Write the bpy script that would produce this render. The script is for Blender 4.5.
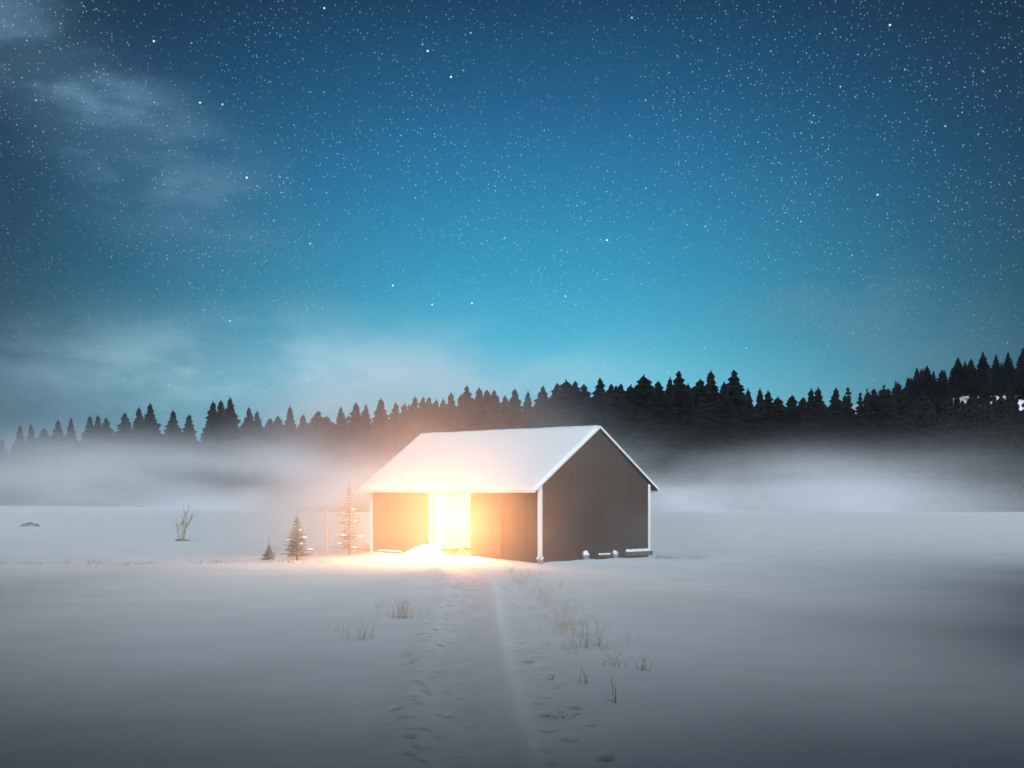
import bpy, bmesh, math, random
import numpy as np
from mathutils import Vector, Matrix, noise as mnoise

S = bpy.context.scene
for o in list(bpy.data.objects):
    bpy.data.objects.remove(o, do_unlink=True)
C = S.collection
R = math.radians

# ------------------------------------------------------------------ camera
EYE = 2.8
F = 1357.0          # focal length in pixels of a 1024 px wide frame
cam_d = bpy.data.cameras.new('camera')
cam = bpy.data.objects.new('camera', cam_d); C.objects.link(cam)
cam.location = (0, 0, EYE)
cam.rotation_euler = (R(90), 0, 0)
cam_d.sensor_width = 36.0
cam_d.lens = 36.0 * F / 1024.0
cam_d.shift_y = 105.0 / 1024.0
cam_d.clip_start = 0.1
cam_d.clip_end = 6000
S.camera = cam

# ------------------------------------------------------------------ sky
MOON_EL, MOON_AZ = 26.0, -10.0      # moon high behind the camera, a little to the right
w = bpy.data.worlds.new('World'); S.world = w
w.use_nodes = True
W_SKY = 1.0
def build_world():
    nt = w.node_tree; N = nt.nodes; L = nt.links
    N.clear()
    out = N.new('ShaderNodeOutputWorld'); bg = N.new('ShaderNodeBackground')
    L.new(bg.outputs[0], out.inputs[0]); bg.inputs[1].default_value = W_SKY
    tc = N.new('ShaderNodeTexCoord')
    D = tc.outputs['Generated']
    sep = N.new('ShaderNodeSeparateXYZ'); L.new(D, sep.inputs[0])
    def math_(op, a, b=None, c=None, clamp=False):
        n = N.new('ShaderNodeMath'); n.operation = op; n.use_clamp = clamp
        for i, v in enumerate((a, b, c)):
            if v is None: continue
            if isinstance(v, (int, float)): n.inputs[i].default_value = v
            else: L.new(v, n.inputs[i])
        return n.outputs[0]
    def ramp(fac, stops, interp='EASE'):
        r = N.new('ShaderNodeValToRGB'); r.color_ramp.interpolation = interp
        e = r.color_ramp.elements
        while len(e) > 1: e.remove(e[-1])
        e[0].position, e[0].color = stops[0][0], (*stops[0][1], 1)
        for p, c in stops[1:]:
            k = e.new(p); k.color = (*c, 1)
        L.new(fac, r.inputs[0]); return r.outputs[0]
    def mix(fac, a, b, mode='MIX'):
        m = N.new('ShaderNodeMix'); m.data_type = 'RGBA'; m.blend_type = mode
        for sock, v in ((m.inputs[0], fac), (m.inputs[6], a), (m.inputs[7], b)):
            if isinstance(v, (int, float)): sock.default_value = v
            elif isinstance(v, tuple): sock.default_value = (*v, 1)
            else: L.new(v, sock)
        return m.outputs[2]
    def smooth(v, a, b, lo=0.0, hi=1.0):
        m = N.new('ShaderNodeMapRange'); m.interpolation_type = 'SMOOTHSTEP'
        L.new(v, m.inputs[0])
        m.inputs[1].default_value, m.inputs[2].default_value = a, b
        m.inputs[3].default_value, m.inputs[4].default_value = lo, hi
        return m.outputs[0]
    z, x, y = sep.outputs[2], sep.outputs[0], sep.outputs[1]
    # elevation gradient in the twilight sector (sin of elevation 0 .. 0.4)
    zz = math_('MULTIPLY', z, 2.5, clamp=True)
    def lin(r, g, b):
        f = lambda c: (c / 255 / 12.92) if c / 255 <= 0.04045 else ((c / 255 + 0.055) / 1.055) ** 2.4
        return (f(r), f(g), f(b))
    grad = ramp(zz, [(0.0, lin(150, 208, 226)), (0.19, lin(104, 200, 226)), (0.27, lin(72, 180, 212)),
                     (0.40, lin(54, 154, 192)), (0.55, lin(42, 126, 170)), (0.70, lin(33, 94, 136)),
                     (0.86, lin(23, 62, 94)), (1.0, lin(16, 42, 66))], 'LINEAR')
    # the glow is strongest over the woods ahead and fades to both sides
    az = math_('ARCTAN2', x, y)
    side = math_('ABSOLUTE', math_('SUBTRACT', az, 0.015))
    dusk = ramp(zz, [(0.0, lin(60, 94, 114)), (0.3, lin(42, 74, 96)), (0.6, lin(26, 56, 82)), (1.0, lin(16, 30, 48))], 'LINEAR')
    sky = mix(smooth(side, 0.02, 0.43), grad, dusk)
    # overcast grey night sky behind and overhead
    back = mix(smooth(y, 0.25, 0.75), (0.019, 0.036, 0.056), sky)
    over = smooth(z, 0.40, 0.60)
    sky = mix(over, back, (0.017, 0.033, 0.054))
    # thin clouds
    mp = N.new('ShaderNodeMapping'); L.new(D, mp.inputs[0])
    mp.inputs['Rotation'].default_value = (0, R(-24), 0); mp.inputs['Scale'].default_value = (3.6, 3.6, 9.0)
    nz = N.new('ShaderNodeTexNoise'); L.new(mp.outputs[0], nz.inputs['Vector'])
    nz.inputs['Scale'].default_value = 2.2; nz.inputs['Detail'].default_value = 6; nz.inputs['Roughness'].default_value = 0.55
    wisps = smooth(nz.outputs[0], 0.40, 0.62)
    # streak: upper left, running down to the right
    def blob(cx, cz, sx, sz, tilt):
        dx = math_('SUBTRACT', math_('DIVIDE', x, y), cx); dz = math_('SUBTRACT', math_('DIVIDE', z, y), cz)
        ct, st = math.cos(tilt), math.sin(tilt)
        u = math_('DIVIDE', math_('ADD', math_('MULTIPLY', dx, ct), math_('MULTIPLY', dz, st)), sx)
        v = math_('DIVIDE', math_('SUBTRACT', math_('MULTIPLY', dz, ct), math_('MULTIPLY', dx, st)), sz)
        r2 = math_('ADD', math_('MULTIPLY', u, u), math_('MULTIPLY', v, v))
        return math_('EXPONENT', math_('MULTIPLY', r2, -1.0))
    m1 = math_('MULTIPLY', blob(-0.315, 0.282, 0.15, 0.042, R(-38)), math_('ADD', math_('MULTIPLY', wisps, 0.95), 0.30))
    sky = mix(math_('MULTIPLY', m1, 1.0, clamp=True), sky, lin(98, 138, 166))
    m2 = math_('MULTIPLY', blob(-0.13, 0.082, 0.20, 0.034, R(-2)), math_('ADD', math_('MULTIPLY', wisps, 0.9), 0.42))
    sky = mix(math_('MULTIPLY', m2, 0.75, clamp=True), sky, lin(170, 208, 226))
    m3 = math_('MULTIPLY', blob(0.25, 0.13, 0.12, 0.05, R(-25)), math_('ADD', math_('MULTIPLY', wisps, 0.9), 0.1))
    sky = mix(math_('MULTIPLY', m3, 0.28, clamp=True), sky, lin(110, 142, 160))
    # stars
    def stars(scale, rad, seed, keep, gain):
        v = N.new('ShaderNodeTexVoronoi'); v.feature = 'F1'; v.inputs['Scale'].default_value = scale
        off = N.new('ShaderNodeVectorMath'); off.operation = 'ADD'; L.new(D, off.inputs[0]); off.inputs[1].default_value = (seed, seed * 0.7, seed * 1.3)
        L.new(off.outputs[0], v.inputs['Vector'])
        s = smooth(v.outputs['Distance'], rad * 0.25, rad, 1.0, 0.0)
        sc = N.new('ShaderNodeSeparateColor'); L.new(v.outputs['Color'], sc.inputs[0])
        k = smooth(sc.outputs[0], keep, 1.0)
        return math_('MULTIPLY', math_('MULTIPLY', s, k), gain)
    # patchy star density
    np_ = N.new('ShaderNodeTexNoise'); L.new(D, np_.inputs['Vector']); np_.inputs['Scale'].default_value = 7.0; np_.inputs['Detail'].default_value = 3
    patch = smooth(np_.outputs[0], 0.30, 0.66, 0.45, 1.0)
    st = math_('ADD', math_('ADD', stars(420, 0.27, 3.1, 0.20, 0.50), stars(190, 0.125, 7.7, 0.15, 0.85)), stars(70, 0.070, 11.3, 0.45, 2.6))
    st = math_('MULTIPLY', math_('MULTIPLY', st, patch), smooth(z, 0.07, 0.22, 0.30, 1.0))
    stc = N.new('ShaderNodeVectorMath'); stc.operation = 'SCALE'; stc.inputs[0].default_value = (0.72, 0.93, 1.0); L.new(st, stc.inputs['Scale'])
    add = mix(1.0, sky, stc.outputs[0], 'ADD')
    # faint physical sky under the moon, on top of the twilight
    ns = N.new('ShaderNodeTexSky'); ns.sky_type = 'NISHITA'; ns.sun_disc = False
    ns.sun_elevation = R(MOON_EL); ns.sun_rotation = R(180 + MOON_AZ)
    sc2 = N.new('ShaderNodeVectorMath'); sc2.operation = 'SCALE'; L.new(ns.outputs[0], sc2.inputs[0]); sc2.inputs['Scale'].default_value = 0.0003
    add = mix(1.0, add, sc2.outputs[0], 'ADD')
    L.new(add, bg.inputs[0])
build_world()

# ------------------------------------------------------------------ moon
sun_d = bpy.data.lights.new('moon', 'SUN')
sun_d.energy = 4.3; sun_d.angle = R(26); sun_d.color = (0.82, 0.93, 1.0)
sun = bpy.data.objects.new('moon', sun_d); C.objects.link(sun)
# light travels from behind-left of the camera forward and down
dirv = Vector((math.sin(R(MOON_AZ)) * math.cos(R(MOON_EL)), math.cos(R(MOON_AZ)) * math.cos(R(MOON_EL)), -math.sin(R(MOON_EL))))
sun.rotation_euler = dirv.to_track_quat('-Z', 'Y').to_euler()
sun.location = (-10, -40, 40)

# ------------------------------------------------------------------ render settings
vs = S.view_settings
vs.view_transform = 'Standard'; vs.look = 'None'; vs.exposure = 0.0; vs.gamma = 1.0; vs.use_curve_mapping = False
S.render.engine = 'CYCLES'
cy = S.cycles
cy.use_denoising = True
try:
    cy.denoiser = 'OPENIMAGEDENOISE'
except Exception:
    pass
cy.max_bounces = 7; cy.diffuse_bounces = 3; cy.volume_bounces = 2; cy.transparent_max_bounces = 6
cy.sample_clamp_indirect = 6.0
cy.volume_step_rate = 1.0; cy.volume_max_steps = 96

# ------------------------------------------------------------------ helpers
def at(px, py, Y):
    return Vector(((px - 512) / F * Y, Y, EYE + (489 - py) / F * Y))

def smst(a, b, v):
    t = min(1.0, max(0.0, (v - a) / (b - a))); return t * t * (3 - 2 * t)

class MB:
    """collects shapes and links them as ONE mesh"""
    def __init__(s): s.v = []; s.f = []
    def add(s, vs_, fs_):
        b = len(s.v); s.v += [tuple(p) for p in vs_]; s.f += [tuple(b + i for i in f) for f in fs_]
    def box(s, lo, hi):
        (a, b, c), (d, e, f) = lo, hi
        s.add([(a,b,c),(d,b,c),(d,e,c),(a,e,c),(a,b,f),(d,b,f),(d,e,f),(a,e,f)],
              [(0,3,2,1),(4,5,6,7),(0,1,5,4),(1,2,6,5),(2,3,7,6),(3,0,4,7)])
    def tube(s, pts, rads, n=6):
        pts = [Vector(p) for p in pts]; vs_ = []; fs_ = []
        for i, p in enumerate(pts):
            d = (pts[min(i + 1, len(pts) - 1)] - pts[max(i - 1, 0)]).normalized()
            a = d.orthogonal().normalized(); b = d.cross(a)
            for k in range(n):
                t = 2 * math.pi * k / n
                vs_.append(p + (a * math.cos(t) + b * math.sin(t)) * rads[i])
        for i in range(len(pts) - 1):
            for k in range(n):
                fs_.append((i*n+k, i*n+(k+1)%n, (i+1)*n+(k+1)%n, (i+1)*n+k))
        fs_.append(tuple(range(n))[::-1]); fs_.append(tuple((len(pts)-1)*n+k for k in range(n)))
        s.add(vs_, fs_)
    def lump(s, c, r, rng, rough=0.18, nu=12, nv=7):
        vs_ = []; fs_ = []; sd = rng.random() * 50
        for j in range(nv + 1):
            th = math.pi * j / nv
            for i in range(nu):
                ph = 2 * math.pi * i / nu
                d = Vector((math.sin(th) * math.cos(ph), math.sin(th) * math.sin(ph), math.cos(th)))
                k = 1 + rough * mnoise.noise(d * 1.7 + Vector((sd, 0, 0))) * 2
                vs_.append((c[0] + d.x * r[0] * k, c[1] + d.y * r[1] * k, c[2] + d.z * r[2] * k))
        for j in range(nv):
            for i in range(nu):
                fs_.append((j*nu+i, (j+1)*nu+i, (j+1)*nu+(i+1)%nu, j*nu+(i+1)%nu))
        s.add(vs_, fs_)
    def mesh(s, name, mat, smooth=False):
        m = bpy.data.meshes.new(name); m.from_pydata(s.v, [], s.f); m.update()
        m.materials.append(mat)
        if smooth:
            for p in m.polygons: p.use_smooth = True
        return m
    def build(s, name, mat, parent=None, smooth=False):
        o = bpy.data.objects.new(name, s.mesh(name, mat, smooth)); C.objects.link(o)
        if parent: o.parent = parent
        return o

def tag(o, label=None, cat=None, group=None, kind=None):
    if label: o['label'] = label
    if cat: o['category'] = cat
    if group: o['group'] = group
    if kind: o['kind'] = kind
    return o
def empty(name, loc, rz=0.0):
    o = bpy.data.objects.new(name, None); C.objects.link(o)
    o.location = loc; o.rotation_euler = (0, 0, rz); o.empty_display_size = 0.3
    return o
def copy_tree(o, parent=None):
    c = o.copy(); C.objects.link(c); c.parent = parent
    for ch in list(o.children): copy_tree(ch, c)
    return c

# ------------------------------------------------------------------ materials
def mat(name, col, rough=0.8, spec=0.3, bump=0.0, bscale=8.0, var=0.0, vscale=3.0, stretch=(1, 1, 1), coord='Object'):
    m = bpy.data.materials.new(name); m.use_nodes = True
    nt = m.node_tree; p = nt.nodes['Principled BSDF']
    p.inputs['Base Color'].default_value = (*col, 1); p.inputs['Roughness'].default_value = rough
    p.inputs['Specular IOR Level'].default_value = spec
    if bump or var:
        tc = nt.nodes.new('ShaderNodeTexCoord'); mp = nt.nodes.new('ShaderNodeMapping')
        mp.inputs['Scale'].default_value = stretch
        nt.links.new(tc.outputs[coord], mp.inputs[0])
    if var:
        n = nt.nodes.new('ShaderNodeTexNoise'); n.inputs['Scale'].default_value = vscale; n.inputs['Detail'].default_value = 6
        nt.links.new(mp.outputs[0], n.inputs['Vector'])
        r = nt.nodes.new('ShaderNodeValToRGB'); e = r.color_ramp.elements
        e[0].position, e[1].position = 0.3, 0.7
        e[0].color = (*[c * (1 - var) for c in col], 1); e[1].color = (*[min(1, c * (1 + var)) for c in col], 1)
        nt.links.new(n.outputs[0], r.inputs[0]); nt.links.new(r.outputs[0], p.inputs['Base Color'])
    if bump:
        n2 = nt.nodes.new('ShaderNodeTexNoise'); n2.inputs['Scale'].default_value = bscale; n2.inputs['Detail'].default_value = 5
        nt.links.new(mp.outputs[0], n2.inputs['Vector'])
        b = nt.nodes.new('ShaderNodeBump'); b.inputs['Strength'].default_value = bump; b.inputs['Distance'].default_value = 0.05
        nt.links.new(n2.outputs[0], b.inputs['Height']); nt.links.new(b.outputs[0], p.inputs['Normal'])
    return m
M = {}
M['snow'] = mat('snow_surface', (0.79, 0.81, 0.84), 0.85, 0.15, 0.45, 1.3, 0.04, 0.5, (1, 1, 1))
def packed_shade_snow(mm):        # compacted snow on the track, plus shade painted into the footprints
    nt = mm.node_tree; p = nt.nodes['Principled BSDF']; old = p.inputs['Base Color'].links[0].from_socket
    a = nt.nodes.new('ShaderNodeAttribute'); a.attribute_name = 'packed_shade'
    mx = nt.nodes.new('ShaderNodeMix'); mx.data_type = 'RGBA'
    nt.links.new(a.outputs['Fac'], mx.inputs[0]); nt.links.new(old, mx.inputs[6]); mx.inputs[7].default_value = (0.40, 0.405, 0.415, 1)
    b = nt.nodes.new('ShaderNodeAttribute'); b.attribute_name = 'fresh'        # loose clean snow thrown up beside the track
    my = nt.nodes.new('ShaderNodeMix'); my.data_type = 'RGBA'
    nt.links.new(b.outputs['Fac'], my.inputs[0]); nt.links.new(mx.outputs[2], my.inputs[6]); my.inputs[7].default_value = (0.93, 0.94, 0.95, 1)
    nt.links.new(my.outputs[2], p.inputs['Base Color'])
packed_shade_snow(M['snow'])
M['snow_pad'] = mat('snow_cap_surface', (0.86, 0.87, 0.89), 0.85, 0.15, 0.3, 9.0)
M['needles'] = mat('needle_foliage', (0.014, 0.017, 0.018), 1.0, 0.0, var=0.4, vscale=0.4)
M['needles_pale'] = mat('frosted_needles', (0.24, 0.24, 0.235), 0.9, 0.1, var=0.35, vscale=2.0)
M['bark'] = mat('bark', (0.075, 0.06, 0.05), 0.9, 0.1, 0.5, 12, 0.3, 6)
M['twig'] = mat('bare_twig', (0.30, 0.265, 0.235), 0.9, 0.1, var=0.25, vscale=8)
M['straw'] = mat('dry_straw', (0.62, 0.54, 0.47), 0.9, 0.1, var=0.3, vscale=6)
M['white'] = mat('white_painted_board', (0.80, 0.79, 0.77), 0.55, 0.4, 0.15, 20, 0.06, 3, (1, 1, 0.2))
M['stone'] = mat('grey_stone', (0.22, 0.21, 0.20), 0.9, 0.2, 0.6, 6, 0.3, 4)
M['metal'] = mat('dull_metal', (0.18, 0.18, 0.19), 0.45, 0.5)
M['bounce'] = mat('bounce_panel_surface', (0.70, 0.66, 0.58), 0.85, 0.2, 0.2, 6, 0.08, 2)
M['roof'] = mat('roof_boards', (0.12, 0.09, 0.07), 0.85, 0.2, 0.3, 10, 0.25, 3)

def plank_mat(name, col, axis, width=0.16, dark=0.45, var=0.22):
    """vertical boards: dark gaps every `width` metres along local axis, grain along z, a tint per board"""
    m = bpy.data.materials.new(name); m.use_nodes = True
    nt = m.node_tree; N = nt.nodes; L = nt.links; p = N['Principled BSDF']
    p.inputs['Roughness'].default_value = 0.85; p.inputs['Specular IOR Level'].default_value = 0.2
    tc = N.new('ShaderNodeTexCoord'); sp = N.new('ShaderNodeSeparateXYZ'); L.new(tc.outputs['Object'], sp.inputs[0])
    def mt(op, a, b=None):
        n = N.new('ShaderNodeMath'); n.operation = op
        for i, v in enumerate((a, b)):
            if v is None: continue
            if isinstance(v, (int, float)): n.inputs[i].default_value = v
            else: L.new(v, n.inputs[i])
        return n.outputs[0]
    t = mt('DIVIDE', sp.outputs[axis], width)
    fr = mt('FRACT', t); fl = mt('FLOOR', t)
    gap = mt('LESS_THAN', mt('ABSOLUTE', mt('SUBTRACT', fr, 0.5)), 0.46)
    wn = N.new('ShaderNodeTexWhiteNoise'); wn.noise_dimensions = '1D'; L.new(fl, wn.inputs['W'])
    mp = N.new('ShaderNodeMapping'); mp.inputs['Scale'].default_value = (9, 9, 0.9); L.new(tc.outputs['Object'], mp.inputs[0])
    nz = N.new('ShaderNodeTexNoise'); nz.inputs['Scale'].default_value = 1.6; nz.inputs['Detail'].default_value = 7; L.new(mp.outputs[0], nz.inputs['Vector'])
    val = mt('ADD', mt('MULTIPLY', wn.outputs[0], var), mt('ADD', mt('MULTIPLY', nz.outputs[0], var * 2), 1.0 - var * 1.5))
    val = mt('MULTIPLY', val, mt('ADD', mt('MULTIPLY', gap, 1 - dark), dark))
    vm = N.new('ShaderNodeVectorMath'); vm.operation = 'SCALE'; vm.inputs[0].default_value = col; L.new(val, vm.inputs['Scale'])
    L.new(vm.outputs[0], p.inputs['Base Color'])
    b = N.new('ShaderNodeBump'); b.inputs['Strength'].default_value = 0.5; b.inputs['Distance'].default_value = 0.02
    L.new(mt('ADD', mt('MULTIPLY', nz.outputs[0], 0.3), gap), b.inputs['Height']); L.new(b.outputs[0], p.inputs['Normal'])
    return m
WOODCOL = (0.080, 0.053, 0.040)
M['plank_x'] = plank_mat('weathered_boards_long', WOODCOL, 0, 0.16, 0.5)
M['plank_y'] = plank_mat('weathered_boards_gable', WOODCOL, 1, 0.16, 0.5)
M['plank_door'] = plank_mat('door_boards', (0.105, 0.074, 0.056), 0, 0.2)

# ------------------------------------------------------------------ barn frame of reference
P0 = Vector((1.073, 52.0, 0.0))                 # the near corner
UX = Vector((-0.7055, 0.7087, 0)); VY = Vector((0.7087, 0.7055, 0))
BL, BW = 10.23, 6.58                            # length along the front, depth of the gable
def bw(a, b, z=0.0): return P0 + UX * a + VY * b + Vector((0, 0, z))
DOOR0, DOOR1 = 3.77, 6.27

# ------------------------------------------------------------------ ground
rng = random.Random(7)
PATH = [(11.0, -0.52), (13.6, -0.44), (18, -0.62), (23.6, -0.82), (30, -0.98), (37.6, -1.12), (43, -1.35), (48, -1.9), (52, -2.6), (55, -3.2)]
def path_x(y):
    for (a, xa), (b, xb) in zip(PATH, PATH[1:]):
        if a <= y <= b: return xa + (xb - xa) * (y - a) / (b - a)
    return PATH[0][1] if y < PATH[0][0] else PATH[-1][1]
prints = []
def walk(side, off, y0, y1, step, jit, big):
    y = y0; k = 0
    while y < y1:
        x = path_x(y) + side * (off + rng.uniform(-jit, jit)) + (0.09 if k % 2 else -0.09)
        prints.append((x, y + rng.uniform(-0.15, 0.15), rng.uniform(-0.4, 0.4), big * rng.uniform(0.75, 1.25), rng.uniform(0.6, 1.2)))
        y += step * rng.uniform(0.7, 1.3); k += 1
walk(-1, 0.48, 12, 46, 0.6, 0.14, 1.0)
walk(-1, 0.72, 13, 30, 0.55, 0.22, 1.2)
walk(-1, 0.10, 12, 47, 1.1, 0.12, 0.9)
walk(1, 1.15, 12, 26, 0.5, 0.28, 1.3)
walk(1, 1.05, 26, 40, 1.1, 0.3, 1.0)
def h_base(x, y):
    h = 0.10 * mnoise.noise(Vector((x * 0.045, y * 0.03, 1.3))) + 0.04 * mnoise.noise(Vector((x * 0.22, y * 0.13, 5.1)))
    h += 0.018 * mnoise.noise(Vector((x * 0.33, y * 0.75, 2.2))) * (1 - smst(60, 90, y))
    h *= smst(6, 16, y)
    # a low bank on the left, and the far edge where the field drops to the wood
    h += 0.75 * smst(-18, -62, x) * smst(90, 160, y)
    h -= 1.6 * smst(168, 182, y + 3 * mnoise.noise(Vector((x * 0.03, 0, 9))))
    # the hillside on the right
    h += 25.0 * smst(80, 108, x) * smst(262, 330, y)
    h += 6.0 * smst(262, 400, y)
    return h
DOORC = bw((DOOR0 + DOOR1) / 2 + 0.75, -0.75)
WALLMID = [bw(a, -0.35) for a in (1.2, 2.4, 3.4)] + [bw(-0.35, b) for b in (0.8, 2.4, 4.0)] + [bw(8.2, -0.3), bw(9.4, -0.3)]
def h_fine(x, y):
    h = 0.0
    if 10 < y < 56 and -8 < x < 8:
        d = x - path_x(y)
        on = smst(9, 12, y) * (1 - smst(47, 53, y))
        h -= on * 0.07 * (1 - smst(0.18, 0.62, abs(d + 0.05)))
        pass
        h += on * (0.06 + 0.015 * mnoise.noise(Vector((y * 0.8, 2, 0)))) * math.exp(-((d - 0.70) / (0.16 if d < 0.70 else 0.11)) ** 2)
        h += on * 0.05 * math.exp(-((d + 0.72) / 0.28) ** 2)
        h += 0.018 * mnoise.noise(Vector((x * 2.1, y * 1.3, 3))) * math.exp(-(d / 2.2) ** 2)
    # drift in the doorway and low drifts along the walls
    q = Vector((x, y, 0)) - DOORC
    a, b = q.dot(UX), q.dot(VY)
    h += 0.50 * math.exp(-(a / 0.85) ** 2 - (b / 0.55) ** 2) + 0.14 * math.exp(-(a / 2.2) ** 2 - ((b + 0.5) / 1.3) ** 2)
    for k, wp in enumerate(WALLMID):
        dd = (x - wp.x) ** 2 + (y - wp.y) ** 2
        if dd < 4: h += (0.05 + 0.05 * ((k * 37) % 5) / 4) * math.exp(-dd / 0.5)
    return h
PR = {}
for p in prints: PR.setdefault(int(p[1]), []).append(p)
def h_prints(x, y):
    h = 0.0
    for c in (int(y) - 1, int(y), int(y) + 1):
        for (px, py, a, s, dp) in PR.get(c, ()):
            dx, dy = x - px, y - py
            if abs(dx) > 0.5 or abs(dy) > 0.7: continue
            u = (dx * math.cos(a) + dy * math.sin(a)) / (0.075 * s); v = (-dx * math.sin(a) + dy * math.cos(a)) / (0.15 * s)
            r = math.sqrt(u * u + v * v)
            h -= 0.034 * dp * (1 - smst(0.55, 1.05, r))
            h += 0.010 * dp * math.exp(-((r - 1.3) / 0.3) ** 2)
    return h
def ground(x, y): return h_base(x, y) + h_fine(x, y)
def axis(spans):
    out = []
    for a, b, st in spans:
        n = max(1, round((b - a) / st)); out += [a + (b - a) * i / n for i in range(n)]
    out.append(spans[-1][1]); return out
xs = axis([(-420, -130, 18), (-130, -30, 5), (-30, -12, 1.2), (-12, -3.2, 0.4), (-3.2, 2.6, 0.065), (2.6, 9, 0.35), (9, 30, 1.2), (30, 130, 5), (130, 420, 18)])
ys = axis([(-80, 6, 6), (6, 11.5, 0.6), (11.5, 30, 0.075), (30, 55, 0.14), (55, 62, 0.4), (62, 165, 2.2), (165, 186, 1.0), (186, 260, 5), (260, 340, 4), (340, 900, 40)])
gv = []; packed_shade = []; fresh = []
for y in ys:
    for x in xs:
        z = h_base(x, y)
        if 5 < y < 65 and -20 < x < 20: z += h_fine(x, y)
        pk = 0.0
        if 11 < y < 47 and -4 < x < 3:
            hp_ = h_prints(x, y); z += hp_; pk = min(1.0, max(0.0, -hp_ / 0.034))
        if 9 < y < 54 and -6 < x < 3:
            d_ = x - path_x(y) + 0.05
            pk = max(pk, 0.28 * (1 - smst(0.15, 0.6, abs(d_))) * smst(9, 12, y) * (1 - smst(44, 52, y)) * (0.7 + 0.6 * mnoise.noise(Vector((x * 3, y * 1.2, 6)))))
        fr_ = 0.0
        if 9 < y < 54 and -6 < x < 3: fr_ = math.exp(-((x - path_x(y) - 0.70) / 0.13) ** 2) * smst(9, 12, y) * (1 - smst(46, 52, y)) * (0.85 + 0.4 * mnoise.noise(Vector((x * 2, y * 1.1, 1))))
        fresh.append(min(1.0, max(0.0, fr_)))
        packed_shade.append(min(1.0, max(0.0, pk)))
        gv.append((x, y, z))
nx = len(xs)
gf = [(j*nx+i, j*nx+i+1, (j+1)*nx+i+1, (j+1)*nx+i) for j in range(len(ys)-1) for i in range(nx-1)]
gm = bpy.data.meshes.new('snow_ground'); gm.from_pydata(gv, [], gf); gm.update()
gm.polygons.foreach_set('use_smooth', [True] * len(gm.polygons))
at_ = gm.attributes.new('packed_shade', 'FLOAT', 'POINT'); at_.data.foreach_set('value', packed_shade)
a2_ = gm.attributes.new('fresh', 'FLOAT', 'POINT'); a2_.data.foreach_set('value', fresh)
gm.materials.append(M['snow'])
go = bpy.data.objects.new('snow_ground', gm); C.objects.link(go); go['kind'] = 'structure'

# ------------------------------------------------------------------ barn
barn = empty('barn', P0)
barn.rotation_euler = (0, 0, math.atan2(UX.y, UX.x))
# local frame: +x along the front to the left corner, -y... VY is to the right of UX, so the depth runs along local -y
tag(barn, 'dark wooden barn with snow-covered gable roof, white corner boards and a glowing open doorway', 'barn')
EAVE, TH = 3.0, 0.12
PITCH = math.atan2(2.52, BW / 2 + 0.42)
RZ = lambda b: 2.74 + (b + 0.42) * math.tan(PITCH)      # underside of the front slope at depth b from the front wall
def lb(a, b, z): return (a, -b, z)
def boxl(mb, a0, a1, b0, b1, z0, z1): mb.box((a0, -b1, z0), (a1, -b0, z1))
# front wall with the doorway cut out
m = MB()
TOPW = RZ(0) - 0.02
boxl(m, 0.0, DOOR0, 0, TH, -0.25, TOPW)
boxl(m, DOOR1, BL, 0, TH, -0.25, TOPW)
boxl(m, DOOR0, DOOR1, 0.001, TH - 0.001, 2.78, TOPW)
m.build('wall', M['plank_x'], barn)
m = MB(); boxl(m, 0, BL, BW - TH, BW, -0.25, TOPW); m.build('wall', M['plank_x'], barn)
def gable(a0, a1):
    mb = MB(); e = 0.004
    prof = [(TH + e, -0.25), (BW - TH - e, -0.25), (BW - TH - e, RZ(TH) - 0.03), (BW / 2, RZ(BW / 2) - 0.03), (TH + e, RZ(TH) - 0.03)]
    n = len(prof)
    vs_ = [lb(a0, b, z) for b, z in prof] + [lb(a1, b, z) for b, z in prof]
    fs_ = [tuple(range(n)), tuple(range(2 * n - 1, n - 1, -1))] + [(i, n + i, n + (i + 1) % n, (i + 1) % n) for i in range(n)]
    mb.add(vs_, fs_); return mb
gable(-0.002, TH).build('wall', M['plank_y'], barn)
gable(BL - TH, BL + 0.002).build('wall', M['plank_y'], barn)
m = MB(); boxl(m, TH + 0.01, BL - TH - 0.01, TH + 0.01, BW - TH - 0.01, -0.2, 0.06); m.build('floor', M['plank_y'], barn)
# roof boards: two slopes
A0, A1 = -0.16, BL + 0.46
def slope(mb, a0, a1, b0, b1, t0, t1, mirror):
    vs_ = []
    for a in (a0, a1):
        for b, t in ((b0, t0), (b1, t0), (b1, t1), (b0, t1)):
            bb = BW - b if mirror else b
            vs_.append(lb(a, bb, RZ(b) + t))
    mb.add(vs_, [(0,1,2,3),(7,6,5,4),(0,4,5,1),(1,5,6,2),(2,6,7,3),(3,7,4,0)])
m = MB()
slope(m, A0, A1, -0.42, BW / 2 - 0.002, 0.0, 0.07, False); slope(m, A0, A1, -0.42, BW / 2 - 0.002, 0.0, 0.07, True)
roof = m.build('roof', M['roof'], barn)
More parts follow.
